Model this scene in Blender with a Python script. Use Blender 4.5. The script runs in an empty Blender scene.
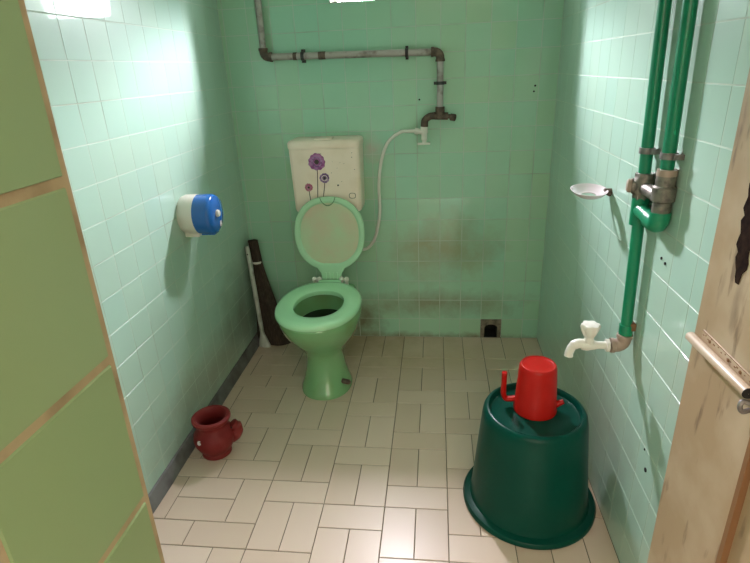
import bpy, bmesh, math, random
from mathutils import Vector, Matrix
random.seed(7)
C = bpy.context.scene.collection
PI = math.pi

# ------------------------------------------------------------------ camera
D, XL, XR, CEIL = 2.556, -0.971, 0.533, 2.40
cam = bpy.data.cameras.new('camera'); camo = bpy.data.objects.new('camera', cam); C.objects.link(camo)
r_, u_, f_ = (0.99343, 0.10631, -0.04231), (-0.00085, 0.3766, 0.92637), (-0.11442, 0.92025, -0.37422)
M = Matrix(((r_[0], u_[0], -f_[0], 0.0), (r_[1], u_[1], -f_[1], 0.0), (r_[2], u_[2], -f_[2], 1.36304), (0, 0, 0, 1)))
camo.matrix_world = M
cam.sensor_fit = 'HORIZONTAL'; cam.sensor_width = 36.0; cam.lens = 36.0 * 527.73 / 750.0
cam.clip_start = 0.02
bpy.context.scene.camera = camo

# ------------------------------------------------------------------ sky, exposure
SKY_HIGH = 3.2; SKY_LOW = 0.36; BRIGHT_SKY = 1900.0; PANE_LIGHT = 34.0
w = bpy.data.worlds.new('sky'); bpy.context.scene.world = w; w.use_nodes = True
nt = w.node_tree; nt.nodes.clear()
def N(tree, kind, **kw):
    q = tree.nodes.new(kind)
    for k, v in kw.items(): setattr(q, k, v)
    return q
def ramp(tree, src, a, b, lo=0., hi=1.):
    q = N(tree, 'ShaderNodeMapRange', interpolation_type='SMOOTHSTEP')
    for i, v in enumerate((a, b, lo, hi)): q.inputs[i + 1].default_value = v
    tree.links.new(src, q.inputs[0]); return q.outputs[0]
def mul(tree, a, b):
    q = N(tree, 'ShaderNodeMath', operation='MULTIPLY'); tree.links.new(a, q.inputs[0]); tree.links.new(b, q.inputs[1]); return q.outputs[0]
tc = N(nt, 'ShaderNodeTexCoord'); sx = N(nt, 'ShaderNodeSeparateXYZ'); nt.links.new(tc.outputs['Generated'], sx.inputs[0])
mx = N(nt, 'ShaderNodeMix', data_type='RGBA')
mx.inputs[6].default_value = (SKY_LOW * 1.25, SKY_LOW * 1.0, SKY_LOW * .68, 1)
mx.inputs[7].default_value = (SKY_HIGH * 1.15, SKY_HIGH * 1.0, SKY_HIGH * .80, 1)
nt.links.new(ramp(nt, sx.outputs[2], .08, .13), mx.inputs[0])
# the bright open sky behind the building, above the trees and below the zenith
g = mul(nt, mul(nt, ramp(nt, sx.outputs[2], .17, .40), ramp(nt, sx.outputs[2], .93, .86)), ramp(nt, sx.outputs[1], .12, .22))
mb_ = N(nt, 'ShaderNodeMix', data_type='RGBA'); nt.links.new(g, mb_.inputs[0]); nt.links.new(mx.outputs[2], mb_.inputs[6])
mb_.inputs[7].default_value = (BRIGHT_SKY * 1.02, BRIGHT_SKY * .95, BRIGHT_SKY * 1.08, 1)
bg = N(nt, 'ShaderNodeBackground'); wo = N(nt, 'ShaderNodeOutputWorld')
nt.links.new(mb_.outputs[2], bg.inputs[0]); nt.links.new(bg.outputs[0], wo.inputs[0])
# light portals: they emit nothing and only guide the sky light through the two openings of the room
def portal(name, loc, rot, sx_, sy_):
    l = bpy.data.lights.new(name, 'AREA'); l.shape = 'RECTANGLE'; l.size = sx_; l.size_y = sy_; l.cycles.is_portal = True
    o = bpy.data.objects.new(name, l); C.objects.link(o); o.location = loc; o.rotation_euler = rot
portal('window_portal', (-.255, 2.556 + .125, 1.80), (-PI / 2, 0, 0), .11, .13)
portal('doorway_portal', (.16, .12, 1.01), (PI / 2, 0, 0), .72, 2.02)
vs = bpy.context.scene.view_settings
vs.view_transform = 'Standard'; vs.look = 'None'; vs.exposure = 0.0; vs.gamma = 1.0; vs.use_curve_mapping = False

# ------------------------------------------------------------------ materials
def mat(name, col, rough=.5, metal=0., coat=0., coat_rough=.05, spec=.5, noise=None, bump=None, trans=0., sss=0.):
    """noise=(colour2, scale, lo, hi, (sx,sy,sz)); bump=(scale, strength, distance)"""
    m = bpy.data.materials.new(name); m.use_nodes = True
    n = m.node_tree; b = n.nodes['Principled BSDF']
    b.inputs['Base Color'].default_value = (*col, 1); b.inputs['Roughness'].default_value = rough
    b.inputs['Metallic'].default_value = metal; b.inputs['Coat Weight'].default_value = coat
    b.inputs['Coat Roughness'].default_value = coat_rough; b.inputs['Specular IOR Level'].default_value = spec
    if sss: b.inputs['Subsurface Weight'].default_value = sss; b.inputs['Subsurface Radius'].default_value = (.01, .006, .004)
    tcn = n.nodes.new('ShaderNodeTexCoord')
    src = None
    layers = noise if isinstance(noise, list) else ([noise] if noise else [])
    for (c2, sc, lo, hi, st) in layers:
        mp = n.nodes.new('ShaderNodeMapping'); mp.inputs['Scale'].default_value = st
        nz = n.nodes.new('ShaderNodeTexNoise'); nz.inputs['Scale'].default_value = sc; nz.inputs['Detail'].default_value = 5
        rg = n.nodes.new('ShaderNodeMapRange'); rg.inputs[1].default_value = lo; rg.inputs[2].default_value = hi
        mi = n.nodes.new('ShaderNodeMix'); mi.data_type = 'RGBA'
        n.links.new(tcn.outputs['Object'], mp.inputs[0]); n.links.new(mp.outputs[0], nz.inputs['Vector'])
        n.links.new(nz.outputs[0], rg.inputs[0]); n.links.new(rg.outputs[0], mi.inputs[0])
        mi.inputs[7].default_value = (*c2, 1)
        if src: n.links.new(src, mi.inputs[6])
        else: mi.inputs[6].default_value = (*col, 1)
        src = mi.outputs[2]
    if src: n.links.new(src, b.inputs['Base Color'])
    if bump:
        nz = n.nodes.new('ShaderNodeTexNoise'); nz.inputs['Scale'].default_value = bump[0]; nz.inputs['Detail'].default_value = 3
        bp = n.nodes.new('ShaderNodeBump'); bp.inputs['Strength'].default_value = bump[1]; bp.inputs['Distance'].default_value = bump[2]
        n.links.new(tcn.outputs['Object'], nz.inputs['Vector']); n.links.new(nz.outputs[0], bp.inputs['Height'])
        n.links.new(bp.outputs[0], b.inputs['Normal'])
    return m

def tile_mat(name, cols, rough, coat, coat_rough, dirt_shade=None, bump=.15, spec=.5):
    """glazed tile: per tile 'tint' attribute picks between the glaze colours; dirt=[(colour, (x,y,z), (rx,ry,rz), noise scale, amount)]"""
    m = bpy.data.materials.new(name); m.use_nodes = True
    n = m.node_tree; b = n.nodes['Principled BSDF']
    b.inputs['Roughness'].default_value = rough; b.inputs['Coat Weight'].default_value = coat
    b.inputs['Coat Roughness'].default_value = coat_rough; b.inputs['Specular IOR Level'].default_value = spec
    at = n.nodes.new('ShaderNodeAttribute'); at.attribute_name = 'tint'
    cr = n.nodes.new('ShaderNodeValToRGB')
    e = cr.color_ramp.elements
    while len(e) < len(cols): e.new(.5)
    for i, c in enumerate(cols): e[i].position = i / (len(cols) - 1); e[i].color = (*c, 1)
    n.links.new(at.outputs['Fac'], cr.inputs[0])
    src = cr.outputs[0]
    tcn = n.nodes.new('ShaderNodeTexCoord')
    for (c2, ctr, rad, sc, amt) in (dirt_shade or []):
        sub = n.nodes.new('ShaderNodeVectorMath'); sub.operation = 'SUBTRACT'; sub.inputs[1].default_value = ctr
        dv = n.nodes.new('ShaderNodeVectorMath'); dv.operation = 'DIVIDE'; dv.inputs[1].default_value = rad
        ln = n.nodes.new('ShaderNodeVectorMath'); ln.operation = 'LENGTH'
        n.links.new(tcn.outputs['Object'], sub.inputs[0]); n.links.new(sub.outputs[0], dv.inputs[0]); n.links.new(dv.outputs[0], ln.inputs[0])
        nz = n.nodes.new('ShaderNodeTexNoise'); nz.inputs['Scale'].default_value = sc; nz.inputs['Detail'].default_value = 6; nz.inputs['Roughness'].default_value = .65
        n.links.new(tcn.outputs['Object'], nz.inputs['Vector'])
        a = n.nodes.new('ShaderNodeMath'); a.operation = 'MULTIPLY_ADD'; a.inputs[1].default_value = 1.6
        n.links.new(nz.outputs[0], a.inputs[0])
        sg = n.nodes.new('ShaderNodeMath'); sg.operation = 'SUBTRACT'; sg.inputs[0].default_value = 0.0
        n.links.new(ln.outputs['Value'], sg.inputs[1]); n.links.new(sg.outputs[0], a.inputs[2])
        rg = n.nodes.new('ShaderNodeMapRange'); rg.inputs[1].default_value = -.15; rg.inputs[2].default_value = .75; rg.inputs[4].default_value = amt
        n.links.new(a.outputs[0], rg.inputs[0])
        mi = n.nodes.new('ShaderNodeMix'); mi.data_type = 'RGBA'; mi.inputs[7].default_value = (*c2, 1)
        n.links.new(rg.outputs[0], mi.inputs[0]); n.links.new(src, mi.inputs[6]); src = mi.outputs[2]
    n.links.new(src, b.inputs['Base Color'])
    if bump:
        nz = n.nodes.new('ShaderNodeTexNoise'); nz.inputs['Scale'].default_value = 14; nz.inputs['Detail'].default_value = 1
        bp = n.nodes.new('ShaderNodeBump'); bp.inputs['Strength'].default_value = bump; bp.inputs['Distance'].default_value = .004
        n.links.new(tcn.outputs['Object'], nz.inputs['Vector']); n.links.new(nz.outputs[0], bp.inputs['Height'])
        n.links.new(bp.outputs[0], b.inputs['Normal']); n.links.new(bp.outputs[0], b.inputs['Coat Normal'])
    return m

TEAL, MID, GREEN = (.325, .62, .455), (.355, .61, .42), (.39, .595, .375)
BR = (.17, .13, .07)
m_back = tile_mat('back wall glazed tile', [TEAL, MID, GREEN], .38, .7, .06,
    [((.30, .27, .13), (.05, D, .50), (.34, 1, .22), 7, .75), ((.22, .17, .09), (.0, D, .20), (.55, 1, .10), 9, .7),
     ((.16, .13, .07), (-.40, D, .08), (.16, 1, .16), 11, .9), ((.20, .16, .09), (0, D, -.01), (1.2, 1, .05), 12, .9),
     ((.50, .46, .38), (-.300, D, 1.0), (.07, 1, .085), 16, .9)])
m_side = tile_mat('side wall glazed tile', [(.39, .58, .475), (.40, .58, .47), (.41, .58, .465)], .33, .55, .04,
    [((.26, .24, .18), (XL, 1.9, .16), (1, .65, .16), 8, .6), ((.13, .14, .08), (XL, 2.42, .26), (1, .42, .34), 5, .6), ((.30, .29, .24), (XR, 1.5, .30), (1, .5, .22), 8, .4)], bump=.08, spec=.5)  # middle patch, over some grime, paints shade into the back left corner
m_jamb = tile_mat('olive green glazed tile', [(.21, .29, .135), (.22, .295, .142)], .4, .3, .12, None, bump=.05)
m_grout = mat('pale grout', (.50, .60, .50), .7, noise=((.27, .31, .22), 5, .5, .8, (1, 1, 1)))
m_jgrout = mat('brown grout', (.38, .28, .165), .85, noise=((.25, .175, .10), 30, .45, .7, (1, 1, 1)))
m_floor = tile_mat('cream floor tile', [(.60, .455, .345), (.645, .495, .38), (.675, .525, .415)], .38, .05, .2,
    [((.38, .27, .14), (-.45, 2.5, 0), (.7, .35, 1), 8, .7), ((.50, .38, .22), (.1, 2.35, 0), (.6, .22, 1), 6, .5)], bump=.04)  # brown towards the back wall, deepened in place of warm bounced light
m_fgrout = mat('dark floor grout', (.13, .105, .075), .9)
m_plaster = mat('white plaster', (.80, .80, .74), .8)
m_reveal = mat('dark weathered plaster', (.30, .30, .26), .9, noise=((.20, .19, .14), 22, .45, .65, (1, 1, 1)))  # recess lining, darkened so that it bounces less daylight
m_cement = mat('grey cement', (.17, .17, .165), .75, noise=((.09, .085, .08), 14, .4, .7, (1, 1, 1)), bump=(40, .4, .004))
m_ceramic = mat('green ceramic', (.195, .42, .19), .16, coat=.5, noise=((.19, .34, .13), 6, .5, .75, (1, 1, 1)))
m_seat = mat('green plastic', (.43, .80, .47), .22, coat=.5)
m_lid = mat('stained green plastic', (.47, .66, .40), .3, noise=((.62, .50, .34), 6, .30, .66, (1, 1, 1)))
m_lidrim = mat('pale green plastic', (.42, .70, .44), .28)
m_white = mat('white plastic', (.74, .72, .64), .3)
m_cream = mat('cream plastic', (.93, .77, .63), .35, noise=[((.82, .64, .48), 7, .55, .8, (1, 1, 1))])
m_creamdark = mat('dirty cream seam', (.34, .28, .2), .6)
m_ink = mat('dark stain', (.05, .035, .03), .7)
m_purple = mat('purple sticker', (.27, .06, .22), .5, noise=((.42, .17, .36), 60, .45, .6, (1, 1, 1)))
m_violet = mat('violet sticker', (.16, .06, .20), .5, noise=((.40, .25, .42), 70, .45, .6, (1, 1, 1)))
m_pink = mat('pink sticker', (.45, .10, .16), .5, noise=((.55, .25, .3), 70, .45, .6, (1, 1, 1)))
m_stem = mat('stem sticker', (.09, .05, .04), .6)
m_groove = mat('dark green groove', (.14, .27, .14), .6)  # darker green line that draws the notch in the lid
m_water = mat('dark water', (.004, .008, .004), .1, spec=.2)
m_galv = mat('galvanised pipe', (.42, .38, .35), .38, .3, noise=((.20, .16, .14), 22, .5, .68, (1, 1, 1)))
m_rust = mat('rusty iron', (.085, .06, .045), .7, .2, noise=((.19, .13, .09), 45, .45, .7, (1, 1, 1)), bump=(80, .5, .002))
m_black = mat('black rubber', (.015, .015, .014), .5)
m_green = mat('green pipe plastic', (.004, .225, .105), .28, noise=((.004, .19, .09), 8, .4, .7, (1, 1, 1)))
m_brass = mat('grey brass', (.23, .205, .17), .45, .6, noise=((.11, .10, .085), 60, .45, .65, (1, 1, 1)))
m_greymetal = mat('dull grey metal', (.26, .24, .23), .45, .5, noise=((.16, .14, .13), 60, .45, .65, (1, 1, 1)))
m_sock = mat('beige fitting', (.36, .27, .21), .45, .1)
m_bucket = mat('dark green plastic', (.0003, .046, .030), .30, spec=.15, noise=((.0005, .056, .038), 5, .4, .7, (1, 1, 1)))
m_red = mat('red plastic', (.40, .007, .004), .32, sss=.05, spec=.2, noise=((.45, .012, .008), 12, .4, .7, (1, 1, 1)))
m_pot = mat('dusty red plastic', (.18, .014, .014), .5, spec=.25, noise=((.23, .034, .03), 9, .45, .7, (1, 1, 1)), bump=(30, .15, .003))
m_blue = mat('blue plastic', (.012, .115, .40), .2, coat=.2)
m_dispwhite = mat('ivory plastic', (.70, .66, .56), .35)
m_dish = mat('pearly plastic', (.66, .58, .585), .2)
m_bristle = mat('dark brown bristle', (.035, .022, .014), .9, noise=((.07, .045, .03), 30, .4, .7, (6, 6, 1)), bump=(90, .8, .004))
m_stick = mat('grey white plastic', (.52, .53, .47), .4, noise=((.3, .29, .24), 16, .5, .7, (1, 1, 1)))
m_tan = mat('tan door paint', (.37, .265, .155), .42, noise=[((.52, .42, .29), 5, .45, .75, (1, 1, 1)), ((.22, .15, .09), 26, .60, .70, (1, 1.6, .35)), ((.20, .14, .09), 5, .66, .76, (1, 2.2, .5))], bump=(18, .12, .004))
m_rod = mat('cream painted rod', (.52, .41, .29), .4, noise=((.40, .27, .17), 30, .5, .72, (1, 1, 1)))
m_peel = mat('bare dark wood', (.012, .006, .004), .95, spec=.05, noise=((.03, .016, .009), 60, .4, .7, (1, 1, 1)), bump=(60, .5, .002))
m_brown = mat('brown wood edge', (.20, .095, .035), .6)
m_drain = mat('grey drain rim', (.25, .195, .14), .6, noise=((.10, .08, .06), 40, .4, .7, (1, 1, 1)))
m_void = mat('black hollow', (.006, .005, .004), .9)  # flat black put in for the darkness inside holes and the drain
# window pane: patterned glass lit by the daylight behind it
m_pane = bpy.data.materials.new('daylit patterned glass'); m_pane.use_nodes = True
n = m_pane.node_tree; n.nodes.clear()
em = n.nodes.new('ShaderNodeEmission'); out = n.nodes.new('ShaderNodeOutputMaterial')
nz = n.nodes.new('ShaderNodeTexNoise'); nz.inputs['Scale'].default_value = 26; nz.inputs['Detail'].default_value = 2
tcn = n.nodes.new('ShaderNodeTexCoord'); n.links.new(tcn.outputs['Object'], nz.inputs['Vector'])
cr = n.nodes.new('ShaderNodeValToRGB'); cr.color_ramp.elements[0].position = .38; cr.color_ramp.elements[1].position = .62
cr.color_ramp.elements[0].color = (.82, .92, .96, 1); cr.color_ramp.elements[1].color = (.92, .98, 1, 1)
n.links.new(nz.outputs[0], cr.inputs[0]); n.links.new(cr.outputs[0], em.inputs[0]); em.inputs[1].default_value = PANE_LIGHT
n.links.new(em.outputs[0], out.inputs[0])

# ------------------------------------------------------------------ mesh helpers
class MB:
    def __init__(s): s.v = []; s.f = []; s.m = []; s.sm = []; s.t = []
    def add(s, vs, fs, mi=0, smooth=False, tint=.5):
        o = len(s.v); s.v += [tuple(v) for v in vs]
        for f in fs: s.f.append([i + o for i in f]); s.m.append(mi); s.sm.append(smooth); s.t.append(tint)
    def box(s, x0, x1, y0, y1, z0, z1, mi=0, bev=0.):
        if bev:
            b = bmesh.new(); bmesh.ops.create_cube(b, size=1)
            for v in b.verts: v.co = Vector(((x0 + x1) / 2 + v.co.x * (x1 - x0), (y0 + y1) / 2 + v.co.y * (y1 - y0), (z0 + z1) / 2 + v.co.z * (z1 - z0)))
            bmesh.ops.bevel(b, geom=list(b.edges), offset=bev, segments=3, affect='EDGES', profile=.5)
            b.verts.index_update(); s.add([v.co[:] for v in b.verts], [[v.index for v in f.verts] for f in b.faces], mi, True); b.free(); return
        v = [(x, y, z) for x in (x0, x1) for y in (y0, y1) for z in (z0, z1)]
        s.add(v, [(0, 1, 3, 2), (4, 6, 7, 5), (0, 4, 5, 1), (2, 3, 7, 6), (0, 2, 6, 4), (1, 5, 7, 3)], mi)
    def loft(s, rings, mi=0, cap0=True, cap1=True, smooth=True, closed=True):
        o = []; k = len(rings[0]); vs = [v for r in rings for v in r]; fs = []
        for i in range(len(rings) - 1):
            for j in range(k if closed else k - 1):
                a = i * k + j; b = i * k + (j + 1) % k
                fs.append((a, b, b + k, a + k))
        if cap0: fs.append(tuple(reversed(range(k))))
        if cap1: fs.append(tuple(range((len(rings) - 1) * k, len(rings) * k)))
        s.add(vs, fs, mi, smooth)
    def lathe(s, prof, c=(0, 0, 0), axis='Z', n=48, mi=0, cap0=False, cap1=False, smooth=True):
        R = {'Z': Matrix.Identity(3), 'X': Matrix(((0, 0, 1), (0, 1, 0), (-1, 0, 0))), '-X': Matrix(((0, 0, -1), (0, 1, 0), (1, 0, 0))),
             'Y': Matrix(((1, 0, 0), (0, 0, 1), (0, -1, 0))), '-Y': Matrix(((1, 0, 0), (0, 0, -1), (0, 1, 0)))}[axis] if isinstance(axis, str) else axis
        rings = []
        for r, h in prof:
            rings.append([tuple(R @ Vector((r * math.cos(2 * PI * j / n), r * math.sin(2 * PI * j / n), h)) + Vector(c)) for j in range(n)])
        s.loft(rings, mi, cap0, cap1, smooth)
    def tube(s, pts, r, n=16, mi=0, cap=True):
        P = [Vector(q) for q in pts]; rr = r if isinstance(r, (list, tuple)) else [r] * len(P)
        T = [(P[min(i + 1, len(P) - 1)] - P[max(i - 1, 0)]).normalized() for i in range(len(P))]
        up = Vector((0, 0, 1)) if abs(T[0].z) < .9 else Vector((0, 1, 0))
        N = (up - T[0] * up.dot(T[0])).normalized(); rings = []
        for i, q in enumerate(P):
            N = (N - T[i] * N.dot(T[i])).normalized(); B = T[i].cross(N)
            rings.append([tuple(q + (N * math.cos(2 * PI * j / n) + B * math.sin(2 * PI * j / n)) * rr[i]) for j in range(n)])
        s.loft(rings, mi, cap, cap)
    def build(s, name, mats, parent=None, bev=0., fix=True):
        me = bpy.data.meshes.new(name); me.from_pydata(s.v, [], s.f)
        for m in (mats if isinstance(mats, list) else [mats]): me.materials.append(m)
        for p, mi, sm in zip(me.polygons, s.m, s.sm): p.material_index = mi; p.use_smooth = sm
        a = me.attributes.new('tint', 'FLOAT', 'FACE')
        for i, t in enumerate(s.t): a.data[i].value = t
        if fix:
            b = bmesh.new(); b.from_mesh(me); bmesh.ops.recalc_face_normals(b, faces=b.faces)
            b.to_mesh(me); b.free()
        try: me.set_sharp_from_angle(angle=math.radians(40))
        except Exception: pass
        o = bpy.data.objects.new(name, me); C.objects.link(o)
        if parent: o.parent = parent; o.matrix_parent_inverse = Matrix.Translation(-parent.location)
        return o

def spline(pts, k=8):
    P = [Vector(q) for q in pts]; P = [2 * P[0] - P[1]] + P + [2 * P[-1] - P[-2]]; out = []
    for i in range(1, len(P) - 2):
        for j in range(k):
            t = j / k; a, b, c, d = P[i - 1:i + 3]
            out.append(.5 * ((2 * b) + (c - a) * t + (2 * a - 5 * b + 4 * c - d) * t * t + (3 * b - a - 3 * c + d) * t ** 3))
    return out + [P[-2]]
def thing(name, label, cat, loc=(0, 0, 0), group=None):
    o = bpy.data.objects.new(name, None); o.empty_display_size = .05; C.objects.link(o); o.location = loc
    o['label'] = label; o['category'] = cat
    if group: o['group'] = group
    return o
def tag(o, label, cat):
    o['label'] = label; o['category'] = cat; return o
def struct(o): o['kind'] = 'structure'; return o
def ell(cx, cy, z, a, b, n=48, e=2.0):
    out = []
    for j in range(n):
        t = 2 * PI * j / n; c, s = math.cos(t), math.sin(t)
        out.append((cx + a * math.copysign(abs(c) ** (2 / e), c), cy + b * math.copysign(abs(s) ** (2 / e), s), z))
    return out

# ------------------------------------------------------------------ tiled surfaces
def tiles(mb, P, us, vs, g=.0007, h=.0005, mi=0, skip=None, tintf=None, tilt=.0022, lift=None):
    """P(u,v,d) -> point; us, vs: lists of grid lines"""
    for i in range(len(us) - 1):
        for j in range(len(vs) - 1):
            rect(mb, P, us[i], us[i + 1], vs[j], vs[j + 1], g, h, mi, skip, tintf, tilt)
def rect(mb, P, u0, u1, v0, v1, g=.0007, h=.0005, mi=0, skip=None, tintf=None, tilt=.0022):
    if u1 - u0 < .006 or v1 - v0 < .006: return
    uc, vc = (u0 + u1) / 2, (v0 + v1) / 2
    if skip and skip(uc, vc): return
    t = tintf(uc, vc) if tintf else random.random()
    a, b = u0 + g, u1 - g; c, d = v0 + g, v1 - g; k = .0012
    tu, tv = random.uniform(-tilt, tilt), random.uniform(-tilt, tilt); L = .05
    hh = lambda u, v: h + (u - uc) * tu * .5 + (v - vc) * tv * .5
    lo = [P(a, c, -.001), P(b, c, -.001), P(b, d, -.001), P(a, d, -.001)]
    hi = [P(a + k, c + k, hh(a, c)), P(b - k, c + k, hh(b, c)), P(b - k, d - k, hh(b, d)), P(a + k, d - k, hh(a, d))]
    mb.add(lo + hi, [(4, 5, 6, 7), (0, 1, 5, 4), (1, 2, 6, 5), (2, 3, 7, 6), (3, 0, 4, 7)], mi, False, t)
def grid(lo, hi, off, pitch):
    k = math.floor((lo - off) / pitch) + 1; g = [lo]
    while off + k * pitch < hi - 1e-6: g.append(off + k * pitch); k += 1
    return g + [hi]
T = .108; TZ = .109; TOPZ = TZ * 22
rows = [TZ * k for k in range(23)]
WX0, WX1, WZ0, WZ1, WT = -.4615, -.045, TZ * 15, 2.02, .22     # window recess in the room side of the wall
OX0, OX1, OZ0, OZ1, OY = -.31, -.20, 1.735, 1.865, .115         # small unglazed vent at the back of the recess, sized to keep daylight compact
DX0, DX1, DZ1 = .2365, .3445, TZ                             # drain opening
# back wall
mb = MB()
def Pb(u, v, d): return (u, D - d, v)
def slab(x0, x1, z0, z1): mb.box(x0, x1, D, D + WT + .02, z0, z1, 1)
slab(XL - .1, DX0, 0, DZ1); slab(DX1, XR + .1, 0, DZ1); slab(XL - .1, XR + .1, DZ1, WZ0)
slab(XL - .1, WX0, WZ0, WZ1); slab(WX1, XR + .1, WZ0, WZ1); slab(XL - .1, XR + .1, WZ1, CEIL)
# plastered lining of the window recess
mb.box(WX0, WX1, D, D + WT, WZ0 - .001, WZ0 + .003, 3); mb.box(WX0, WX1, D, D + WT, WZ1 - .003, WZ1 + .001, 3)
mb.box(WX0 - .001, WX0 + .003, D, D + WT, WZ0, WZ1, 3); mb.box(WX1 - .003, WX1 + .001, D, D + WT, WZ0, WZ1, 3)
us = grid(XL, XR, .0205, T)
vs2 = rows[:15] + [WZ0] + rows[16:]
def skipb(u, v): return (DX0 < u < DX1 and v < DZ1)
def tb(u, v):
    if -.42 < u < -.30 and v < .22: return .5
    t = random.random(); return min(1, max(0, .5 * t + .5 * (.5 + .5 * math.sin(u * 5 + 1.3) * math.cos(v * 3.1 + 1))))
for i in range(len(us) - 1):
    for j in range(len(rows) - 1):
        u0, u1, v0, v1 = us[i], us[i + 1], rows[j], rows[j + 1]
        if v0 > WZ0 - .01 and v0 < WZ1:
            if u1 <= WX0 + .001 or u0 >= WX1 - .001: pass
            elif u0 < WX0: u1 = WX0
            elif u1 > WX1: u0 = WX1
            else: continue
        rect(mb, Pb, u0, u1, v0, v1, skip=skipb, tintf=tb, tilt=.004)
# small dark discs in place of screw holes in the tiles
for (x, z, r) in ((.437, 1.262, .0045), (.433, 1.238, .004), (-.075, 1.222, .004), (-.43, .98, .003)):
    mb.lathe([(r, -.001), (r, .0028), (0.0005, .003)], (x, D, z), '-Y', 10, 2)
wb = struct(mb.build('wall_back', [m_back, m_grout, m_void, m_reveal], fix=False))
# side walls
def side(name, X, sgn, y0, off, mats, holes=()):
    mb = MB()
    def P(u, v, d): return (X - sgn * d, u, v)
    mb.box(min(X, X + sgn * .12), max(X, X + sgn * .12), y0, D, 0, CEIL, 1)
    tiles(mb, P, grid(y0, D, off, T), rows, tilt=.003)
    for (y, z, r) in holes: mb.lathe([(r, -.001), (r, .0028), (.0005, .003)], (X, y, z), '-X' if sgn > 0 else 'X', 10, 2)
    return struct(mb.build(name, mats, fix=False))
side('wall_left', XL, -1, .266, .016, [m_side, m_grout, m_void])
side('wall_right', XR, 1, -.2, .0, [m_side, m_grout, m_void], ((1.245, .917, .0035), (1.221, .912, .004), (1.131, .385, .006), (1.155, .43, .003)))
# front wall piece with the door jamb close to the lens
JX, JY = -.1985, .266
JE = lambda z: -.2000 + .0097 * (z - 1.03)      # the jamb leans very slightly
mb = MB()
mb.loft([[(XL - .12, JY - .28, z), (JE(z), JY - .28, z), (JE(z), JY, z), (XL - .12, JY, z)] for z in (0, CEIL)], 1, smooth=False)
mb.box(JX, XR, JY - .14, JY, 2.02, CEIL, 1)
def Pj(u, v, d): return (JE(v) + d, u, v)
def Pf(u, v, d): return (u, JY + d, v)
tiles(mb, Pj, [JY - .28, JY - .2205, JY - .1085, JY - .0025], [.006 + TZ * k for k in range(22)], g=.0024, h=.0014)
tiles(mb, Pf, grid(XL, JX - .003, .0205, T), rows, mi=2)
struct(mb.build('wall_front', [m_jamb, m_jgrout, m_side], fix=False))
# floor: grout bed with cream tiles laid in pairs and singles
mb = MB()
mb.box(XL - .12, XR + .12, -.6, D + .24, -.08, -.0012, 1)
def Pg(u, v, d): return (u, v, d)
X = [-.971, -.793, -.585, -.377, -.169, .04, .241, .449, .533]
def Y(k): return min(D, 1.149 + .0985 * k) if k < 14 else D
def fl(u0, u1, k0, k1): rect(mb, Pg, u0, u1, Y(k0), Y(k1), g=.0011, h=.001, tilt=.0012)
def column(u0, u1, ph):                         # ph: k of a single laid across; pairs between
    um = (u0 + u1) / 2; k = ph - 15
    while k < 12:
        if k + 1 <= 11 or k >= 11: fl(u0, u1, k, k + 1)
        a, b = k + 1, k + 3
        if a < 11:
            if b > 11: b = 11
            if b - a == 1: fl(u0, u1, a, b)
            else: fl(u0, um, a, b); fl(um, u1, a, b)
        k += 3
        if k >= 11: break
    if (11 - ph) % 3 == 1: pass
    fl(u0, u1, 11, 12) if not ((11 - ph) % 3 == 0) else fl(u0, u1, 11, 12)
    fl(u0, um, 12, 14); fl(um, u1, 12, 14)
column(X[2], X[3], 2); column(X[3], X[4], 1); column(X[4], X[5], 2)
# column between .04 and .241: single at 0, 3, 6, 9; pair 10-12
u0, u1 = X[5], X[6]; um = (u0 + u1) / 2
for k in range(-15, 10, 3): fl(u0, u1, k, k + 1); fl(u0, um, k + 1, k + 3); fl(um, u1, k + 1, k + 3)
fl(u0, um, 12, 14); fl(um, u1, 12, 14)
u0, u1 = X[6], X[7]; um = (u0 + u1) / 2
for k in range(-13, 11, 3): fl(u0, u1, k, k + 1); fl(u0, um, k + 1, min(k + 3, 12)); fl(um, u1, k + 1, min(k + 3, 12))
fl(u0, u1, 11, 12); fl(u0, um, 12, 14); fl(um, u1, 12, 14)
for k in range(-16, 14, 2): fl(X[7], X[8], k, k + 2)
# left-hand column
for k in range(-15, 12, 3):
    fl(X[1], X[2], k, k + 1); fl(X[0], X[1], k, k + 1)
    fl(-.69, X[2], k + 1, k + 3); fl(-.90, -.69, k + 1, k + 2); fl(-.90, -.69, k + 2, k + 3); fl(X[0], -.90, k + 1, k + 3)
fl(X[0], -.793, 12, 14); fl(-.793, -.69, 12, 14); fl(-.69, X[2], 12, 14)
struct(mb.build('floor', [m_floor, m_fgrout], fix=False))
# ceiling
mb = MB(); mb.box(XL - .12, XR + .12, JY - .14, D + .22, CEIL, CEIL + .1)
struct(mb.build('ceiling', m_plaster))
# grey cement skirting along the left wall
mb = MB()
prof = [(0, 0), (.024, 0), (.021, .018), (.011, .04), (.007, .052), (0, .055)]
ys = [JY + .01 + i * (D - JY - .02) / 40 for i in range(41)]
mb.loft([[(XL + .001 + px + (random.uniform(-.0015, .0015) if px else 0), yy, pz) for px, pz in prof] for yy in ys], 0)
struct(mb.build('baseboard_left', m_cement))
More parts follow.
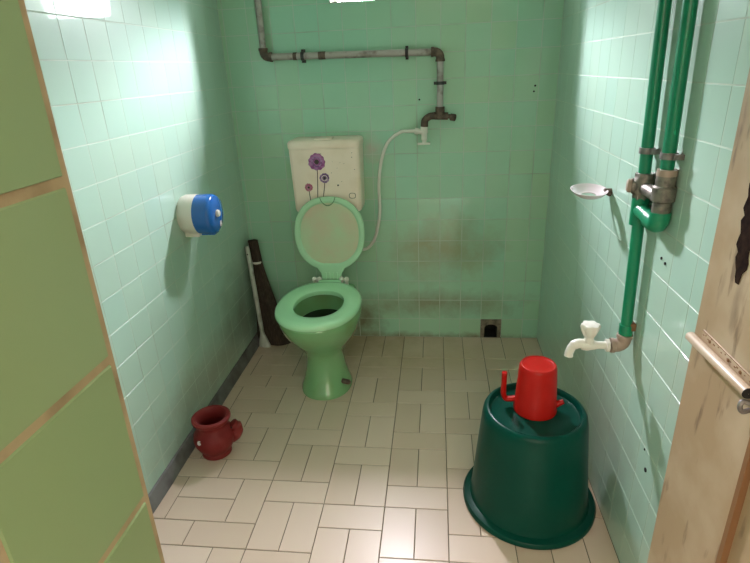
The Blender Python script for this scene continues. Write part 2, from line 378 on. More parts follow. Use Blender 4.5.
# window in the back wall
yo = D + OY
mb = MB(); fw = .010
def ringbox(x0, x1, z0, z1, f, ya, yb):
    mb.box(x0, x1, ya, yb, z0, z0 + f); mb.box(x0, x1, ya, yb, z1 - f, z1); mb.box(x0, x0 + f, ya, yb, z0 + f, z1 - f); mb.box(x1 - f, x1, ya, yb, z0 + f, z1 - f)
ringbox(WX0 + .003, WX1 - .003, WZ0 + .003, WZ1 - .003, .012, yo - .004, yo + .02)
ringbox(OX0 - fw, OX1 + fw, OZ0 - fw, OZ1 + fw, fw, yo - .004, yo + .02)
win = struct(mb.build('window_1', m_white))
for (x0, x1, z0, z1) in ((WX0 + .012, OX0 - fw, WZ0 + .012, WZ1 - .012), (OX1 + fw, WX1 - .012, WZ0 + .012, WZ1 - .012), (OX0 - fw, OX1 + fw, WZ0 + .012, OZ0 - fw), (OX0 - fw, OX1 + fw, OZ1 + fw, WZ1 - .012)):
    mb = MB(); mb.box(x0, x1, yo + .006, yo + .011, z0, z1); mb.build('pane', m_pane, win)

# ------------------------------------------------------------------ door leaf, opened against the right wall
dx = .492; de, dh = .957, .285; dt = .034
mb = MB()
# stiles and rails around the recessed lower panel (the face towards the room is x = dx)
z0, z1 = .012, 2.0; py0, py1, pz0, pz1 = dh + .13, .735, .13, .80
mb.box(dx, dx + dt, py1, de, z0, z1); mb.box(dx, dx + dt, dh, py0, z0, z1)
mb.box(dx, dx + dt, py0, py1, pz1, z1); mb.box(dx, dx + dt, py0, py1, z0, pz0)
mb.box(dx + .010, dx + dt - .004, py0 - .002, py1 + .002, pz0 - .002, pz1 + .002)
door = struct(mb.build('door_1', m_tan))
mb = MB()
mb.box(dx - .001, dx + .012, py1 - .011, py1, pz0, pz1)
mb.box(dx - .001, dx + .012, py0, py0 + .011, pz0, pz1)
mb.box(dx - .001, dx + .012, py0 + .011, py1 - .011, pz1 - .011, pz1)
mb.box(dx - .001, dx + .012, py0 + .011, py1 - .011, pz0, pz0 + .011)
o = mb.build('panel_moulding', m_brown, door); o['label'] = 'bare brown moulding around the lower panel'
# patch of bare dark wood where the paint has peeled
L = []; Rr = []; zt, zb = 1.33, 1.010
for i in range(33):
    t = i / 32; z = zt + (zb - zt) * t
    yl = .887 - .006 * t + (.003 if i % 3 else -.003) + random.uniform(-.003, .002); yr = .836 + .006 * t + (.005 if i % 4 > 1 else -.004) + random.uniform(-.004, .004)
    if t > .84: q = (t - .84) / .16; yl = yl + (.863 - yl) * q * .9; yr = yr + (.857 - yr) * q * .9
    L.append((yl, z)); Rr.append((yr, z))
mb = MB(); k = len(L)
pv = [(dx - .0012, y, z) for y, z in L] + [(dx - .0012, y, z) for y, z in Rr]
pv += [(dx + .001, y, z) for _, y, z in pv]
pf = []
for i in range(k - 1):
    pf += [(i, i + 1, k + i + 1, k + i), (2 * k + i, 3 * k + i, 3 * k + i + 1, 2 * k + i + 1), (i, 2 * k + i, 2 * k + i + 1, i + 1), (k + i, k + i + 1, 3 * k + i + 1, 3 * k + i)]
pf += [(0, k, 3 * k, 2 * k), (k - 1, 3 * k - 1, 4 * k - 1, 2 * k - 1)]
mb.add(pv, pf); o = mb.build('peeled_patch', m_peel, door); o['label'] = 'dark bare wood where paint peeled'
# slide bolt
bz = .862
mb = MB(); mb.box(dx - .003, dx, .60, .925, bz - .010, bz + .030, 0, .001)
bp = mb.build('bolt_plate', m_tan, door)
mb = MB(); mb.tube([(dx - .013, .948, bz + .006), (dx - .013, .944, bz + .006), (dx - .013, .745, bz + .012)], [.007, .0092, .0092], 20)
mb.lathe([(.0093, 0.0), (.0093, .0012), (.0070, .0016), (.0005, .0017)], (dx - .013, .7455, bz + .012), '-Y', 20, 1)
mb.build('bolt_rod', [m_rod, m_void], door)
mb = MB()
mb.box(dx - .0034, dx - .0028, .60, .925, bz + .0285, bz + .0297)
for i in range(30):
    y = .60 + i * .011 + random.uniform(-.003, .003); z = bz + .021 + random.uniform(-.002, .006); mb.box(dx - .0036, dx - .0028, y, y + random.uniform(.002, .006), z, z + random.uniform(.001, .003))
for y in (.895, .83, .792): mb.lathe([(.0036, 0), (.003, .0015), (.0005, .002)], (dx - .003, y, bz + .021), '-X', 10)
o = mb.build('rust_marks', m_brown, bp)
mb = MB(); mb.tube(spline([(dx, .752, bz - .012), (dx - .012, .754, bz - .009), (dx - .016, .752, bz - .017), (dx - .012, .750, bz - .025), (dx, .752, bz - .023)], 5), .004, 10)
mb.build('staple', m_greymetal, door)

# ------------------------------------------------------------------ toilet
tx = -.505
toi = thing('toilet', 'green ceramic pedestal toilet with open lid against the back wall', 'toilet', (tx, 2.10, 0))
mb = MB()
sec = [(0, 2.08, .116, .140), (.012, 2.08, .117, .141), (.03, 2.08, .110, .132), (.06, 2.085, .100, .120), (.10, 2.085, .090, .110), (.15, 2.085, .084, .104),
       (.185, 2.085, .088, .108), (.215, 2.085, .103, .126), (.25, 2.085, .128, .156), (.29, 2.08, .154, .190), (.33, 2.075, .171, .217), (.37, 2.07, .179, .233), (.392, 2.068, .181, .237), (.40, 2.068, .177, .233),
       (.40, 2.065, .125, .165), (.385, 2.065, .12, .16), (.33, 2.07, .112, .15), (.27, 2.08, .09, .12), (.22, 2.09, .06, .08), (.19, 2.09, .03, .04)]
mb.loft([ell(tx, cy, z, a, b, 56, 2.1) for z, cy, a, b in sec])
# horn to the drain at the back and hinge deck
mb.loft([[(tx + x, y, zc + zz) for x, zz in [(.06 * math.cos(2 * PI * j / 20), .07 * math.sin(2 * PI * j / 20)) for j in range(20)]] for y, zc in ((2.15, .12), (2.28, .115), (2.40, .10), (D - .004, .095))])
mb.loft([ell(tx, 2.29, z, a, .06, 32, 3.5) for z, a in ((.30, .09), (.34, .115), (.39, .125), (.40, .12))])
mb.loft([[(tx + .045 * math.cos(2 * PI * j / 20), y, .33 + .045 * math.sin(2 * PI * j / 20)) for j in range(20)] for y in (2.27, 2.38)])
mb.build('bowl', m_ceramic, toi)
mb = MB(); mb.loft([ell(tx, 2.076, z, a, b, 40) for z, a, b in ((.322, .1105, .148), (.3222, .05, .06), (.3223, .002, .002))], 0, False, True); mb.build('water', m_water, toi)
mb = MB(); mb.tube([(tx + .085, 2.02, .055), (tx + .115, 2.01, .055)], .012, 12); mb.tube([(tx + .112, 2.01, .055), (tx + .122, 2.007, .055)], .007, 10)
mb.build('bolt', m_rust, toi)
# seat ring
mb = MB(); scx, scy = tx - .003, 2.062
oa, ob, ia, ib = .184, .240, .108, .142
rg = []
for (t, z) in ((0, .4005), (.05, .400), (1.0, .400), (1.06, .405), (1.085, .413), (1.06, .4235), (.97, .430), (.75, .4325), (.4, .4305), (.12, .427), (0, .421), (-.03, .411)):
    rg.append(ell(scx, scy, z, ia + (oa - ia) * t * .93, ib + (ob - ib) * t * .93, 64, 2.15))
mb.loft(rg + [rg[0]], 0, False, False)
seat = mb.build('seat', m_seat, toi)
mb = MB()
for sx_ in (-.105, .105):
    mb.box(tx + sx_ * .45 - .014, tx + sx_ * .45 + .014, 2.27, 2.30, .40, .426, 0, .004)
mb.box(tx - .055, tx + .055, 2.285, 2.325, .402, .43, 0, .006)
mb.build('hinge_block', m_seat, seat)
for sx_ in (-.078, -.055, .055, .078):
    mb = MB()
    if abs(sx_) > .06: mb.tube([(tx + sx_, 2.325, .398), (tx + sx_, 2.325, .428)], .009, 14)
    else: mb.tube([(tx + sx_, 2.325, .414), (tx + sx_, 2.325, .428)], .008, 14)
    mb.lathe([(.009, -.006), (.0125, .002), (.0125, .009), (.008, .015), (.0005, .017)], (tx + sx_, 2.325, .424), 'Z', 16)
    o = mb.build('hinge_bolt', m_white, toi); o['label'] = 'white plastic hinge bolt'
# raised lid, leaning back on the cistern
base = Vector((tx, 2.338, .43)); topz = .392; ang = math.radians(6.5)
def lidpt(x, h, d): # h up the lid, d towards the room
    return (tx + .006 + x, base.y + h * math.sin(ang) - d * math.cos(ang), base.z + h * math.cos(ang) + d * math.sin(ang))
outl = []
cz, a_, b_ = .218, .168, .176
for j in range(72):
    t = 2 * PI * j / 72; c, s_ = math.cos(t), math.sin(t)
    x = a_ * math.copysign(abs(c) ** (2 / 2.25), c); z = cz + b_ * math.copysign(abs(s_) ** (2 / 2.25), s_)
    if z < cz and abs(x) < .062: continue
    outl.append((x, z))
i0 = next(i for i, q in enumerate(outl) if i and outl[i - 1][0] < -.0 and q[0] > 0 and q[1] < cz)
neck = [(-.058, .036), (-.05, .028), (-.047, .0), (.047, .0), (.05, .028), (.058, .036)]
outl = outl[:i0] + neck + outl[i0:]
def lring(sc, d, tabk=1.0):
    r = []
    for x, z in outl:
        r.append(lidpt(x * sc, cz + (z - cz) * sc if z > .034 else z + (1 - sc) * .15 * (z > 0), d))
    return r
def inner(sc, d): # full oval, without the neck
    r = []
    for (x, z) in outl:
        t = math.atan2((z - cz) / b_, x / a_); c, s_ = math.cos(t), math.sin(t)
        r.append(lidpt(a_ * sc * math.copysign(abs(c) ** .889, c), cz + b_ * sc * math.copysign(abs(s_) ** .889, s_), d))
    return r
mb = MB()
mb.loft([lring(.98, -.004), lring(1, 0), lring(1, .008), lring(.985, .0125)], 0, True, False)
mb.loft([lring(.985, .0125), inner(.90, .013), inner(.86, .0115), inner(.83, .006)], 0, False, False)
mb.loft([inner(.83, .006), inner(.5, .0055), inner(.1, .0052)], 1, False, True)
mb.tube([lidpt(-.036 + .072 * i / 14, topz - .002 - .038 * math.sin(PI * i / 14) ** .6, .0125) for i in range(15)], .0021, 8, 3)
for q in (-.03, -.012, .006, .024): mb.box(*(sorted((tx + .006 + q, tx + .006 + q + .006))), base.y - .0145, base.y - .008, base.z + .0, base.z + .034, 0, .0015)
lid = mb.build('lid', [m_lidrim, m_lid, m_lidrim, m_groove], toi); lid['label'] = 'stained underside of the raised lid'

# ------------------------------------------------------------------ cistern
cx = -.507; yf, yb = 2.402, D - .003
cis = thing('cistern', 'cream plastic cistern with purple flower stickers on the back wall', 'cistern', (cx, 2.48, .74))
def rrect(cx, y0, y1, hw, z, r=.02, n=6):
    out = []
    for (ax, ay, a0) in ((cx + hw - r, y0 + r, -90), (cx + hw - r, y1 - r, 0), (cx - hw + r, y1 - r, 90), (cx - hw + r, y0 + r, 180)):
        for i in range(n + 1):
            a = math.radians(a0 + 90 * i / n); out.append((ax + r * math.cos(a), ay + r * math.sin(a), z))
    return out
mb = MB()
mb.loft([rrect(cx, yf + .012, yb, .148, .738, .02), rrect(cx, yf + .004, yb, .157, .744, .02), rrect(cx, yf + .001, yb, .160, .756, .02), rrect(cx, yf - .004, yb, .163, .95, .02), rrect(cx, yf - .006, yb, .1645, 1.036, .02)])
mb.build('tank', m_cream, cis)
mb = MB()
mb.loft([rrect(cx, yf - .004, yb, .161, 1.034, .02), rrect(cx, yf - .010, yb, .166, 1.0375, .022), rrect(cx, yf - .012, yb, .1675, 1.045, .022), rrect(cx, yf - .010, yb, .167, 1.064, .022), rrect(cx, yf - .003, yb, .162, 1.071, .02), rrect(cx, yf + .008, yb - .004, .152, 1.074, .016)])
lidc = mb.build('tank_lid', m_cream, cis)
mb = MB(); mb.box(cx - .04, cx + .04, yf + .006, yf + .07, 1.072, 1.080, 0, .003); mb.build('flush_button', m_cream, lidc)
fy = lambda z: yf - .0045 - .002 * (z - .95) / .09 if z > .95 else yf - .004 + .005 * (.95 - z) / .194
def flower(x, z, R, zb, xb, ms, n):
    mb = MB(); y = fy(z) - .0012
    pr = []
    for j in range(n * 4):
        a = 2 * PI * j / (n * 4); rr = R * (1 + .045 * math.cos(n * a) + .03 * math.sin(3 * a + x * 40))
        pr.append((a, rr))
    front = [(x + r * math.cos(a), y - .0006, z + r * math.sin(a)) for a, r in pr]; back = [(q[0], y + .002, q[2]) for q in front]
    mb.loft([back, front], 0, True, True, False)
    mb.loft([[(x + R * .62 * math.cos(a), y - d, z + R * .62 * math.sin(a)) for a, r in pr] for d in (0, .0010)], 3, False, True, False)
    mb.loft([[(x + R * .50 * math.cos(a), y - d, z + R * .50 * math.sin(a)) for a, r in pr] for d in (0, .0013)], 0, False, True, False)
    mb.loft([[(x + R * .28 * (1 + .2 * math.cos(6 * a)) * math.cos(a), y - d, z + R * .28 * math.sin(a)) for a, r in pr] for d in (0, .0016)], 1, False, True, False)
    # stem
    pts = [(x + (xb - x) * t ** 1.3, fy(z + (zb - z) * t), z - R * .6 + (zb - z + R * .6) * t) for t in [i / 8 for i in range(9)]]
    mb.loft([[(q[0] - .0017, q[1] - .0012, q[2]), (q[0] + .0017, q[1] - .0012, q[2]), (q[0] + .0017, q[1] + .001, q[2]), (q[0] - .0017, q[1] + .001, q[2])] for q in pts], 2, True, True, False)
    m2 = {'purple': m_violet, 'violet': m_cream, 'pink': m_purple}[ms]
    o = mb.build('flower_sticker', [{'purple': m_purple, 'violet': m_violet, 'pink': m_pink}[ms], m_ink, m_stem, m2], cis)
    o['label'] = ms + ' flower sticker on a thin stem'
flower(-.541, .978, .0385, .79, -.553, 'purple', 11)
flower(-.511, .903, .0225, .79, -.530, 'violet', 10)
flower(-.589, .861, .0185, .78, -.585, 'pink', 10)
spots = [(-.450, .868, .0042)] + [(cx + random.uniform(-.05, .14), random.uniform(.87, 1.02), random.uniform(.0009, .0018)) for i in range(11)]
for x, z, r in spots:
    mb = MB(); mb.lathe([(r, 0), (r, .0009), (.0002, .001)], (x, fy(z), z), '-Y', 8); mb.build('ink_spot', m_ink, cis)
mb = MB(); z = .818
rg = [[(-.386 + a * math.copysign(abs(math.cos(t)) ** .7, math.cos(t)), fy(z) - d, z + b * math.copysign(abs(math.sin(t)) ** .7, math.sin(t))) for t in [2 * PI * j / 28 for j in range(28)]] for a, b, d in ((.0165, .0135, -.001), (.0165, .0135, .0012), (.013, .0105, .0012), (.013, .0105, -.001))]
mb.loft(rg, 0, False, False); mb.build('maker_badge', m_creamdark, cis)

# ------------------------------------------------------------------ grey water pipe on the back wall
py = D - .034; pr = .0148
gp = thing('water_pipe', 'grey galvanised water pipe bent along the back wall above the cistern', 'pipe', (-.772, py, 1.43))
px0, pz0, px1 = -.772, 1.430, .0185; zt = 1.160; pz1 = 1.4185
mb = MB(); mb.tube([(px0, py, CEIL), (px0, py, pz0 + .02)], pr, 20); mb.build('pipe', m_galv, gp)
mb = MB(); mb.tube([(px0 + .02, py, pz0), (px1 - .02, py, pz1)], pr, 20); mb.build('pipe', m_galv, gp)
mb = MB(); mb.tube([(px1, py, pz1 - .02), (px1, py, zt)], pr, 20); mb.build('pipe', m_galv, gp)
def elbow(p, d1, d2, r, L, m, par, name='elbow'):
    p, d1, d2 = Vector(p), Vector(d1), Vector(d2)
    pts = [p + d1 * L, p + d1 * L * .75, p + d1 * L * .7] + [p + d1 * L * .7 * (1 - t) ** 2 + d2 * L * .7 * t ** 2 for t in (.2, .4, .6, .8)] + [p + d2 * L * .7, p + d2 * L * .75, p + d2 * L]
    rr = [r * 1.12, r * 1.12, r] + [r] * 4 + [r, r * 1.12, r * 1.12]
    mb = MB(); mb.tube(pts, rr, 20); return mb.build(name, m, par)
elbow((px0, py, pz0), (0, 0, 1), (1, 0, 0), .0185, .038, m_rust, gp)
elbow((px1, py, pz1), (-1, 0, 0), (0, 0, -1), .0185, .040, m_rust, gp)
def clamp(p, axis, r, m, par, wall, wdist=.0335):
    mb = MB(); n = 20; A = Vector(axis); W = Vector(wall)
    S = A.cross(W)
    rings = []
    for dd, rr in ((-.007, r), (-.007, r + .004), (.007, r + .004), (.007, r)):
        rings.append([tuple(Vector(p) + A * dd + (W * math.cos(2 * PI * j / n) + S * math.sin(2 * PI * j / n)) * rr) for j in range(n)])
    mb.loft(rings + [rings[0]], 0, False, False)
    dist = wdist
    for sg in (-1, 1):
        c = Vector(p) + S * sg * (r + .007); d = W * (dist / 2)
        b0 = c - A * .006 - S * .006; v = []
        for wq in (0, dist):
            for s1, a1 in ((-1, -1), (1, -1), (1, 1), (-1, 1)): v.append(tuple(c + W * wq + S * s1 * .006 + A * a1 * .006))
        mb.add(v, [(0, 1, 2, 3), (4, 7, 6, 5), (0, 4, 5, 1), (1, 5, 6, 2), (2, 6, 7, 3), (3, 7, 4, 0)])
    return mb.build('clamp', m, par)
zat = lambda x: pz0 + (pz1 - pz0) * (x - px0) / (px1 - px0)
for x in (-.593, -.127): clamp((x, py, zat(x)), (1, 0, 0), pr, m_black, gp, (0, 1, 0))
clamp((px1, py, 1.290), (0, 0, 1), pr, m_black, gp, (0, 1, 0))
for x, hw in ((-.505, .016), (-.628, .008)):
    mb = MB(); mb.tube([(x - hw, py, zat(x)), (x + hw, py, zat(x))], pr + .0016, 20); o = mb.build('joint_sleeve', m_rust, gp)
mb = MB()
mb.tube([(px1, py, zt + .03), (px1, py, zt + .012), (px1, py, zt - .018)], [.0205, .021, .019], 20)
mb.tube([(px1 - .030, py, zt - .008), (px1 + .036, py, zt - .012)], .0165, 20)
mb.tube([(px1 + .03, py, zt - .012), (px1 + .05, py, zt - .014)], .010, 12)
mb.tube([(px1 + .048, py - .004, zt - .016), (px1 + .068, py - .012, zt - .019)], .0155, 8)
mb.build('tee', m_rust, gp)
mb = MB(); mb.tube(spline([(px1 - .028, py, zt - .008), (px1 - .050, py, zt - .012), (px1 - .068, py, zt - .028), (px1 - .071, py, zt - .055)], 6), [.0155] * 12 + [.0165] * 7, 18)
mb.build('bib_elbow', m_rust, gp)
# white angle cock under it
vx, vz = px1 - .072, zt - .052
mb = MB()
mb.lathe([(.0005, .002), (.014, .002), (.0165, -.004), (.0165, -.03), (.0135, -.034), (.0135, -.062), (.010, -.066), (.010, -.074), (.0005, -.074)], (vx, py, vz), 'Z', 20)
mb.tube([(vx - .01, py, vz - .026), (vx - .034, py, vz - .022)], [.012, .012], 16); mb.tube([(vx - .028, py, vz - .023), (vx - .044, py, vz - .0205)], .0145, 8)
av = mb.build('angle_cock', m_white, gp); av['label'] = 'white plastic angle cock'
mb = MB(); mb.box(vx - .032, vx + .028, py - .007, py + .007, vz - .084, vz - .074, 0, .003); mb.build('cock_handle', m_white, av)
# white flush hose
mb = MB()
hp = [(vx - .042, py, vz - .0205), (-.125, py, 1.087), (-.165, py, 1.083), (-.222, py, 1.041), (-.257, py, .955), (-.273, py, .84), (-.274, py - .004, .705), (-.298, py - .01, .588), (-.335, py - .016, .53), (-.375, py - .02, .524), (-.405, py - .02, .57), (-.415, py - .02, .65), (-.415, py - .02, .70)]
mb.tube(spline(hp, 8), .0078, 12); hose = mb.build('hose', m_white)
tag(hose, 'thin white hose curving from the angle cock down behind the lid', 'hose')
mb = MB(); mb.tube([(-.415, py - .02, .695), (-.415, py - .02, .742)], .0125, 8); mb.build('hose_nut', m_white, hose)

# ------------------------------------------------------------------ green pipes on the right wall
gx = .511; ya, ybq = 1.366, 1.240; gr = .0145
Ay = lambda z: 1.366 + .075 * (z - 1.06)
By = lambda z: 1.240 + .055 * (z - 1.06)
yt = Ay(.62)
gg = thing('water_pipe', 'pair of green plastic water pipes with valve on the right wall', 'pipe', (gx, ya, .6))
mb = MB(); mb.tube([(gx, Ay(CEIL), CEIL), (gx, Ay(1.02), 1.02)], gr, 24); mb.build('pipe', m_green, gg)
mb = MB(); mb.tube([(gx, By(CEIL), CEIL), (gx, By(1.12), 1.12)], gr, 24); mb.build('pipe', m_green, gg)
mb = MB(); mb.tube([(gx, Ay(1.0), 1.0), (gx, Ay(.66), .66)], gr, 24); mb.build('pipe', m_green, gg)
clamp((gx, Ay(1.15), 1.15), (0, 0, 1), gr, m_greymetal, gg, (1, 0, 0), .0215); clamp((gx, By(1.157), 1.157), (0, 0, 1), gr, m_greymetal, gg, (1, 0, 0), .0215)
# valve on the left pipe
mb = MB()
mb.lathe([(.0005, -.034), (.021, -.034), (.023, -.028), (.023, -.018), (.0265, -.014), (.0265, .014), (.023, .018), (.023, .030), (.0005, .030)], (gx, ya, 1.066), 'Z', 8, smooth=False)
mb.tube([(gx, ya, 1.064), (gx - .024, ya + .008, 1.064)], [.021, .020], 16)
valve = mb.build('valve_body', m_brass, gg)
mb = MB(); a = Vector((-.034, .012, 0)).normalized(); c0 = Vector((gx - .022, ya + .0075, 1.064))
mb.tube([c0, c0 + a * .003, c0 + a * .011, c0 + a * .015], [.015, .018, .017, .011], 18); mb.build('valve_knob', m_sock, valve)
mb = MB()
mb.tube([(gx, ya - .02, 1.062), (gx, ybq + .015, 1.062)], .016, 16)
mb.lathe([(.0005, -.050), (.019, -.050), (.0205, -.03), (.0195, -.012), (.0255, -.008), (.0255, .022), (.021, .026), (.021, .05), (.0005, .05)], (gx, ybq, 1.066), 'Z', 20)
mb.build('connector', m_brass, gg)
mb = MB(); mb.tube([(gx, ybq, 1.114), (gx, ybq, 1.128)], .0215, 20); mb.build('ring', m_sock, gg)
mb = MB(); mb.tube([(gx, ya, 1.036), (gx, ya, 1.022)], .021, 20)
mb.tube([(gx, ya, 1.024), (gx, ya, 1.0), (gx, ya, .966)], [.0205, .0205, .0205], 24)
mb.tube([(gx, ya, 1.006), (gx, ybq + .02, 1.000)], .0185, 24)
mb.tube(spline([(gx, ya - .075, 1.001), (gx, ybq + .03, 1.0), (gx, ybq + .008, 1.003), (gx, ybq, 1.02), (gx, ybq, 1.03)], 5), .0225, 24)
mb.lathe([(.0225, -.015), (.0225, .0)], (gx, ybq, 1.03), 'Z', 24)
mb.build('pipe_elbow', m_green, gg)
elbow((gx - .002, yt, .633), (0, 0, 1), (-1, 0, 0), .0185, .034, m_sock, gg, 'wall_elbow')
mb = MB(); mb.tube([(gx, Ay(.664), .664), (gx, Ay(.694), .694)], .0175, 20); mb.build('socket', m_green, gg)
mb = MB(); mb.box(gx + .006, XR - .001, yt - .010, yt + .012, .68, .702, 0, .003); mb.build('rear_clip', m_brown, gg)
# tap
tz = .633
tap = thing('tap', 'white plastic water tap above the upturned bucket', 'tap', (gx - .03, yt, tz)); gx_ = gx; gx = gx - .008
mb = MB()
mb.tube([(gx - .032, yt, tz), (gx - .040, yt, tz)], .0185, 8)
mb.tube([(gx - .036, yt, tz), (gx - .060, yt, tz), (gx - .075, yt, tz), (gx - .09, yt, tz + .001), (gx - .105, yt, tz)], [.0105, .0105, .0135, .017, .014], 18)
mb.tube(spline([(gx - .095, yt, tz + .002), (gx - .112, yt, tz + .004), (gx - .127, yt, tz - .004), (gx - .134, yt, tz - .022), (gx - .135, yt, tz - .034)], 5), [.0135] * 10 + [.0115] * 10 + [.0125], 18)
mb.lathe([(.0145, -.002), (.0145, .016), (.0125, .02), (.0125, .028)], (gx - .086, yt, tz), 'Z', 18, cap1=True)
mb.build('tap_body', m_white, tap)
mb = MB(); rgs = []
for z, r in ((.026, .0115), (.028, .014), (.045, .0215), (.058, .0245), (.064, .0225), (.067, .014)):
    rgs.append([(gx - .086 + r * (1 + .10 * math.cos(6 * 2 * PI * j / 48)) * math.cos(2 * PI * j / 48), yt + r * (1 + .10 * math.cos(6 * 2 * PI * j / 48)) * math.sin(2 * PI * j / 48), tz + z) for j in range(48)])
mb.loft(rgs); mb.build('tap_knob', m_white, tap)

# ------------------------------------------------------------------ soap dish
dy, dz = 1.665, .985
dish = thing('soap_dish', 'small pearly oval soap dish sticking out of the right wall', 'soap dish', (XR - .06, dy, dz))
mb = MB(); dcx = XR - .066
rg = []
for a, b, z in ((.022, .024, -.013), (.032, .036, -.0125), (.044, .048, -.006), (.051, .056, .003), (.054, .059, .006), (.052, .057, .0065), (.045, .048, .001), (.034, .036, -.008), (.022, .024, -.010)):
    rg.append([(x, y, zz - (y - dy) * -.12) for x, y, zz in ell(dcx, dy, dz + z, a, b, 44, 2.1)])
mb.loft(rg + [rg[0]], 0, False, False); mb.build('dish', m_dish, dish)
mb = MB(); mb.tube([(XR - .001, dy, dz - .004), (XR - .022, dy, dz + .001)], [.013, .008], 14); mb.build('bracket', m_rust, dish)

# ------------------------------------------------------------------ toilet roll dispenser
ty, tz2 = 1.912, .868
td = thing('toilet_roll_dispenser', 'round blue and white toilet roll dispenser on the left wall', 'dispenser', (XL, ty, tz2))
R = .0765
mb = MB(); mb.lathe([(.0005, .001), (R * .93, .001), (R * .97, .010), (R, .014), (R, .060), (R * .985, .064)], (XL, ty, tz2), 'X', 56)
mb.box(XL + .001, XL + .060, ty - .032, ty + .032, tz2 - R - .008, tz2 - R * .8, 0, .004)
mb.build('backplate', m_dispwhite, td)
mb = MB(); mb.lathe([(R * .97, .058), (R * .995, .060), (R * .995, .110), (R * .97, .120), (R * .88, .127), (R * .5, .130), (.0005, .1305)], (XL, ty, tz2), 'X', 56)
mb.box(XL + .062, XL + .118, ty - .02, ty + .026, tz2 - R - .004, tz2 - R * .8, 0, .004)
cov = mb.build('cover', m_blue, td)
mb = MB(); mb.lathe([(.013, .127), (.0145, .134), (.012, .140), (.0005, .142)], (XL, ty, tz2 + .002), 'X', 24); mb.build('button', m_white, cov)
mb = MB(); mb.box(XL + .124, XL + .1305, ty + .018, ty + .034, tz2 - .056, tz2 - .034, 0, .002); mb.build('sticker', m_dish, cov)

# ------------------------------------------------------------------ red pot
pot = thing('lota_pot', 'dusty red plastic spouted pot on the floor by the left wall', 'pot', (-.853, 1.585, 0))
pc = (-.847, 1.583, 0)
mb = MB()
pr_ = [(.0005, .002), (.054, .0), (.059, .004), (.059, .016), (.056, .022), (.068, .038), (.079, .060), (.083, .082), (.079, .103), (.067, .122), (.059, .132), (.057, .142), (.062, .152), (.073, .161), (.077, .168), (.076, .176), (.070, .180), (.062, .179), (.057, .172), (.052, .150), (.052, .135), (.062, .118), (.075, .098), (.078, .08), (.066, .045), (.05, .02), (.0005, .015)]
mb.lathe([(r * .945, z * .955) for r, z in pr_], pc, 'Z', 56)
mb.build('body', m_pot, pot)
mb = MB()
sd = Vector((.93, .36, 0)).normalized()
pts = [Vector(pc) + sd * a + Vector((0, 0, z)) for a, z in ((.042, .060), (.060, .066), (.074, .076), (.081, .092), (.078, .108), (.070, .120))]
mb.tube(spline(pts, 5), [.030] * 5 + [.031] * 5 + [.030] * 5 + [.027] * 5 + [.021] * 5 + [.010], 24)
hd_ = Vector((.25, -.78, .57)).normalized(); hole = pts[3] + hd_ * .0265 + Vector((-.012, 0, .004))
mb.tube([hole, hole + hd_ * .006], .0032, 10, 1)
mb.build('spout', [m_pot, m_void], pot)
mb = MB(); mb.tube([Vector(pc) + Vector((-.028, -.0665, .094)), Vector(pc) + Vector((-.029, -.0700, .0955))], .0085, 14); o = mb.build('sticker', m_dish, pot); o['label'] = 'small pale spot on the belly'

# ------------------------------------------------------------------ bucket and mug
bx, by = .307, 1.418
bk = thing('bucket', 'dark green plastic bucket standing upside down by the right wall', 'bucket', (bx, by, 0))
mb = MB()
mb.lathe([(.192, .002), (.208, .0), (.2125, .004), (.2135, .014), (.209, .021), (.199, .024), (.191, .026), (.1885, .034), (.186, .05), (.160, .330), (.1565, .350), (.151, .359), (.144, .3625), (.1395, .3625), (.1365, .359), (.1345, .351), (.1335, .346), (.128, .344), (.10, .344), (.0005, .344)], (bx, by, 0), 'Z', 80)
mb.lathe([(.192, .002), (.184, .03), (.156, .33), (.0005, .334)], (bx, by, 0), 'Z', 80)
mb.build('shell', m_bucket, bk)
mb = MB()
mb.lathe([(.1425, .362), (.1425, .3638), (.1405, .3638), (.1405, .362)], (bx, by, 0), 'Z', 80)
mb.build('base_ring', m_bucket, bk)
mgx, mgy, mz = .311, 1.438, .3445
mg = thing('mug', 'red plastic mug turned upside down on the green bucket', 'mug', (mgx, mgy, mz))
mb = MB()
mb.lathe([(.059, .004), (.062, .0), (.066, .002), (.0665, .010), (.0645, .014), (.0562, .150), (.055, .158), (.0515, .163), (.0495, .1635), (.048, .161), (.046, .160), (.030, .1603), (.0005, .161)], (mgx, mgy, mz), 'Z', 64)
mb.lathe([(.059, .004), (.050, .150), (.0005, .154)], (mgx, mgy, mz), 'Z', 64)
mb.build('body', m_red, mg)
hd = Vector((-.985, .17, 0)).normalized(); hs = Vector((-hd.y, hd.x, 0))
mb = MB()
def bar(path, wd, th):
    P = spline(path, 5); rings = []
    for i, q in enumerate(P):
        t = (P[min(i + 1, len(P) - 1)] - P[max(i - 1, 0)]).normalized(); nrm = t.cross(hs).normalized()
        rings.append([tuple(Vector((mgx, mgy, mz)) + q + hs * wd * math.cos(2 * PI * j / 14) + nrm * th * math.sin(2 * PI * j / 14)) for j in range(14)])
    mb.loft(rings)
bar([hd * .056 + Vector((0, 0, .034)), hd * .078 + Vector((0, 0, .026)), hd * .092 + Vector((0, 0, .028)), hd * .0985 + Vector((0, 0, .046)), hd * .0985 + Vector((0, 0, .085)), hd * .0985 + Vector((0, 0, .120))], .0105, .0085)
mb.build('handle', m_red, mg)
mb = MB(); q = Vector((mgx, mgy, mz)); e = Vector((.95, -.1, 0))
mb.tube([q + e * .058 + Vector((0, 0, .018)), q + e * .076 + Vector((0, 0, .030)), q + e * .088 + Vector((0, 0, .036))], [.011, .0095, .0075], 14)
mb.build('spout', m_red, mg)

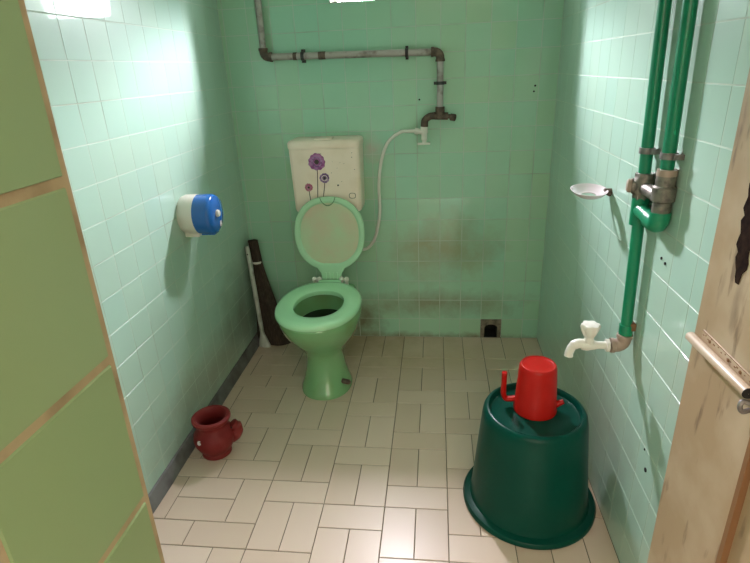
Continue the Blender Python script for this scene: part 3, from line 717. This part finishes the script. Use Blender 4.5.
# ------------------------------------------------------------------ broom and white scraper in the corner
mb = MB(); n = 40
bt, bb = Vector((-.940, 2.525, .565)), Vector((-.882, 2.465, .0))
rings = []
for i in range(15):
    t = i / 14; c = bt.lerp(bb, t)
    wx = .026 if t < .22 else .026 + .066 * ((t - .22) / .78) ** 1.15; wy = .020 + .020 * max(0, t - .25)
    off = Vector((.010 * t, 0, 0))
    rings.append([tuple(c + off + Vector((wx * math.cos(2 * PI * j / n) * (1 + .05 * math.sin(j * 5.3 + i * .3)), wy * math.sin(2 * PI * j / n) * (1 + .12 * math.sin(j * 7.1)), 0))) for j in range(n)])
mb.loft(rings)
for k in range(90):
    a = random.uniform(0, 2 * PI); q = math.sqrt(random.random())
    s = bt.lerp(bb, .45) + Vector((.04 * q * math.cos(a), .022 * math.sin(a), 0)); e2 = bb + Vector((.012 + .092 * q * math.cos(a), .03 * math.sin(a) * q, .001 + random.uniform(0, .01)))
    mb.tube([s, s.lerp(e2, .5) + Vector((.004, 0, 0)), e2], [.0025, .0022, .0012], 5)
br = tag(mb.build('broom', m_bristle), 'dark brown grass broom leaning in the corner left of the toilet', 'broom')
mb = MB(); c = bt.lerp(bb, .20)
mb.lathe([(.0255, -.006), (.0275, 0), (.0255, .006)], tuple(c), 'Z', 24); o = mb.build('tie', m_white, br); o['label'] = 'white tie around the broom'
wt, wb_ = Vector((-.952, 2.462, .552)), Vector((-.922, 2.430, .085))
sb = thing('cleaning_brush', 'long white plastic stick with flared end leaning beside the dark broom', 'brush', tuple(wb_ * 1))
mb = MB(); mb.tube([wt, wt.lerp(wb_, .03), wt.lerp(wb_, .5), wb_], [.009, .0115, .0115, .011], 14); mb.build('stick', m_stick, sb)
mb = MB(); hb = Vector((-.912, 2.420, .001)); rings = []
for t, a, b in ((0, .012, .011), (.2, .016, .012), (.5, .026, .013), (.85, .036, .014), (1, .036, .012)):
    c = wb_.lerp(hb, t); rings.append([tuple(c + Vector((a * math.cos(2 * PI * j / 24) * .9, a * math.cos(2 * PI * j / 24) * -.1 + b * math.sin(2 * PI * j / 24), 0))) for j in range(24)])
mb.loft(rings); mb.build('flared_end', m_stick, sb)
mb = MB(); c = wt.lerp(wb_, .08); mb.tube([c + Vector((.0, -.0105, 0)), c + Vector((0, -.013, -.0015))], .0045, 10); mb.build('hang_hole', m_ink, sb)

# ------------------------------------------------------------------ floor drain outlet in the back wall
dcx, dw = (DX0 + DX1) / 2, DX1 - DX0
mb = MB(); aw, ah = .034, .080
arch = [(-aw, 0.002), (-aw, ah - .022)] + [(-aw * math.cos(t) , ah - .022 + .022 * math.sin(t)) for t in [PI * i / 12 for i in range(1, 12)]] + [(aw, ah - .022), (aw, .002)]
hw = dw / 2 - .002; top = DZ1 - .002
def outer(q):
    x, z = q; s = max(abs(x) / hw, z / top, 1e-6)
    return (x / s, z / s) if z > .01 else (math.copysign(hw, x), .002)
ou = [outer(q) for q in arch]
yA, yB = D - .004, D + .012
fr = [[(dcx + q[0], y, q[1]) for q in pts] for pts, y in ((ou, yB), (ou, yA), (arch, yA), (arch, D + .012), (arch, D + .10))]
mb.loft(fr[:4], 0, False, False, False, closed=False); mb.loft(fr[3:], 1, False, False, False, closed=False)
mb.box(dcx - aw, dcx + aw, D + .004, D + .10, .0, .0025, 1)
# the tunnel behind the arch and the four corners of the surround
mb.box(dcx - hw, dcx + hw, D + .10, D + .104, .0, top, 1)
for sx_ in (-1, 1):
    a0, a1 = sorted((sx_ * hw, sx_ * hw * .55)); mb.box(dcx + a0, dcx + a1, yA + .0005, yB, top - .03, top)
dr = tag(mb.build('drain_outlet', [m_drain, m_void]), 'small dark arched drain outlet at the foot of the back wall', 'drain')
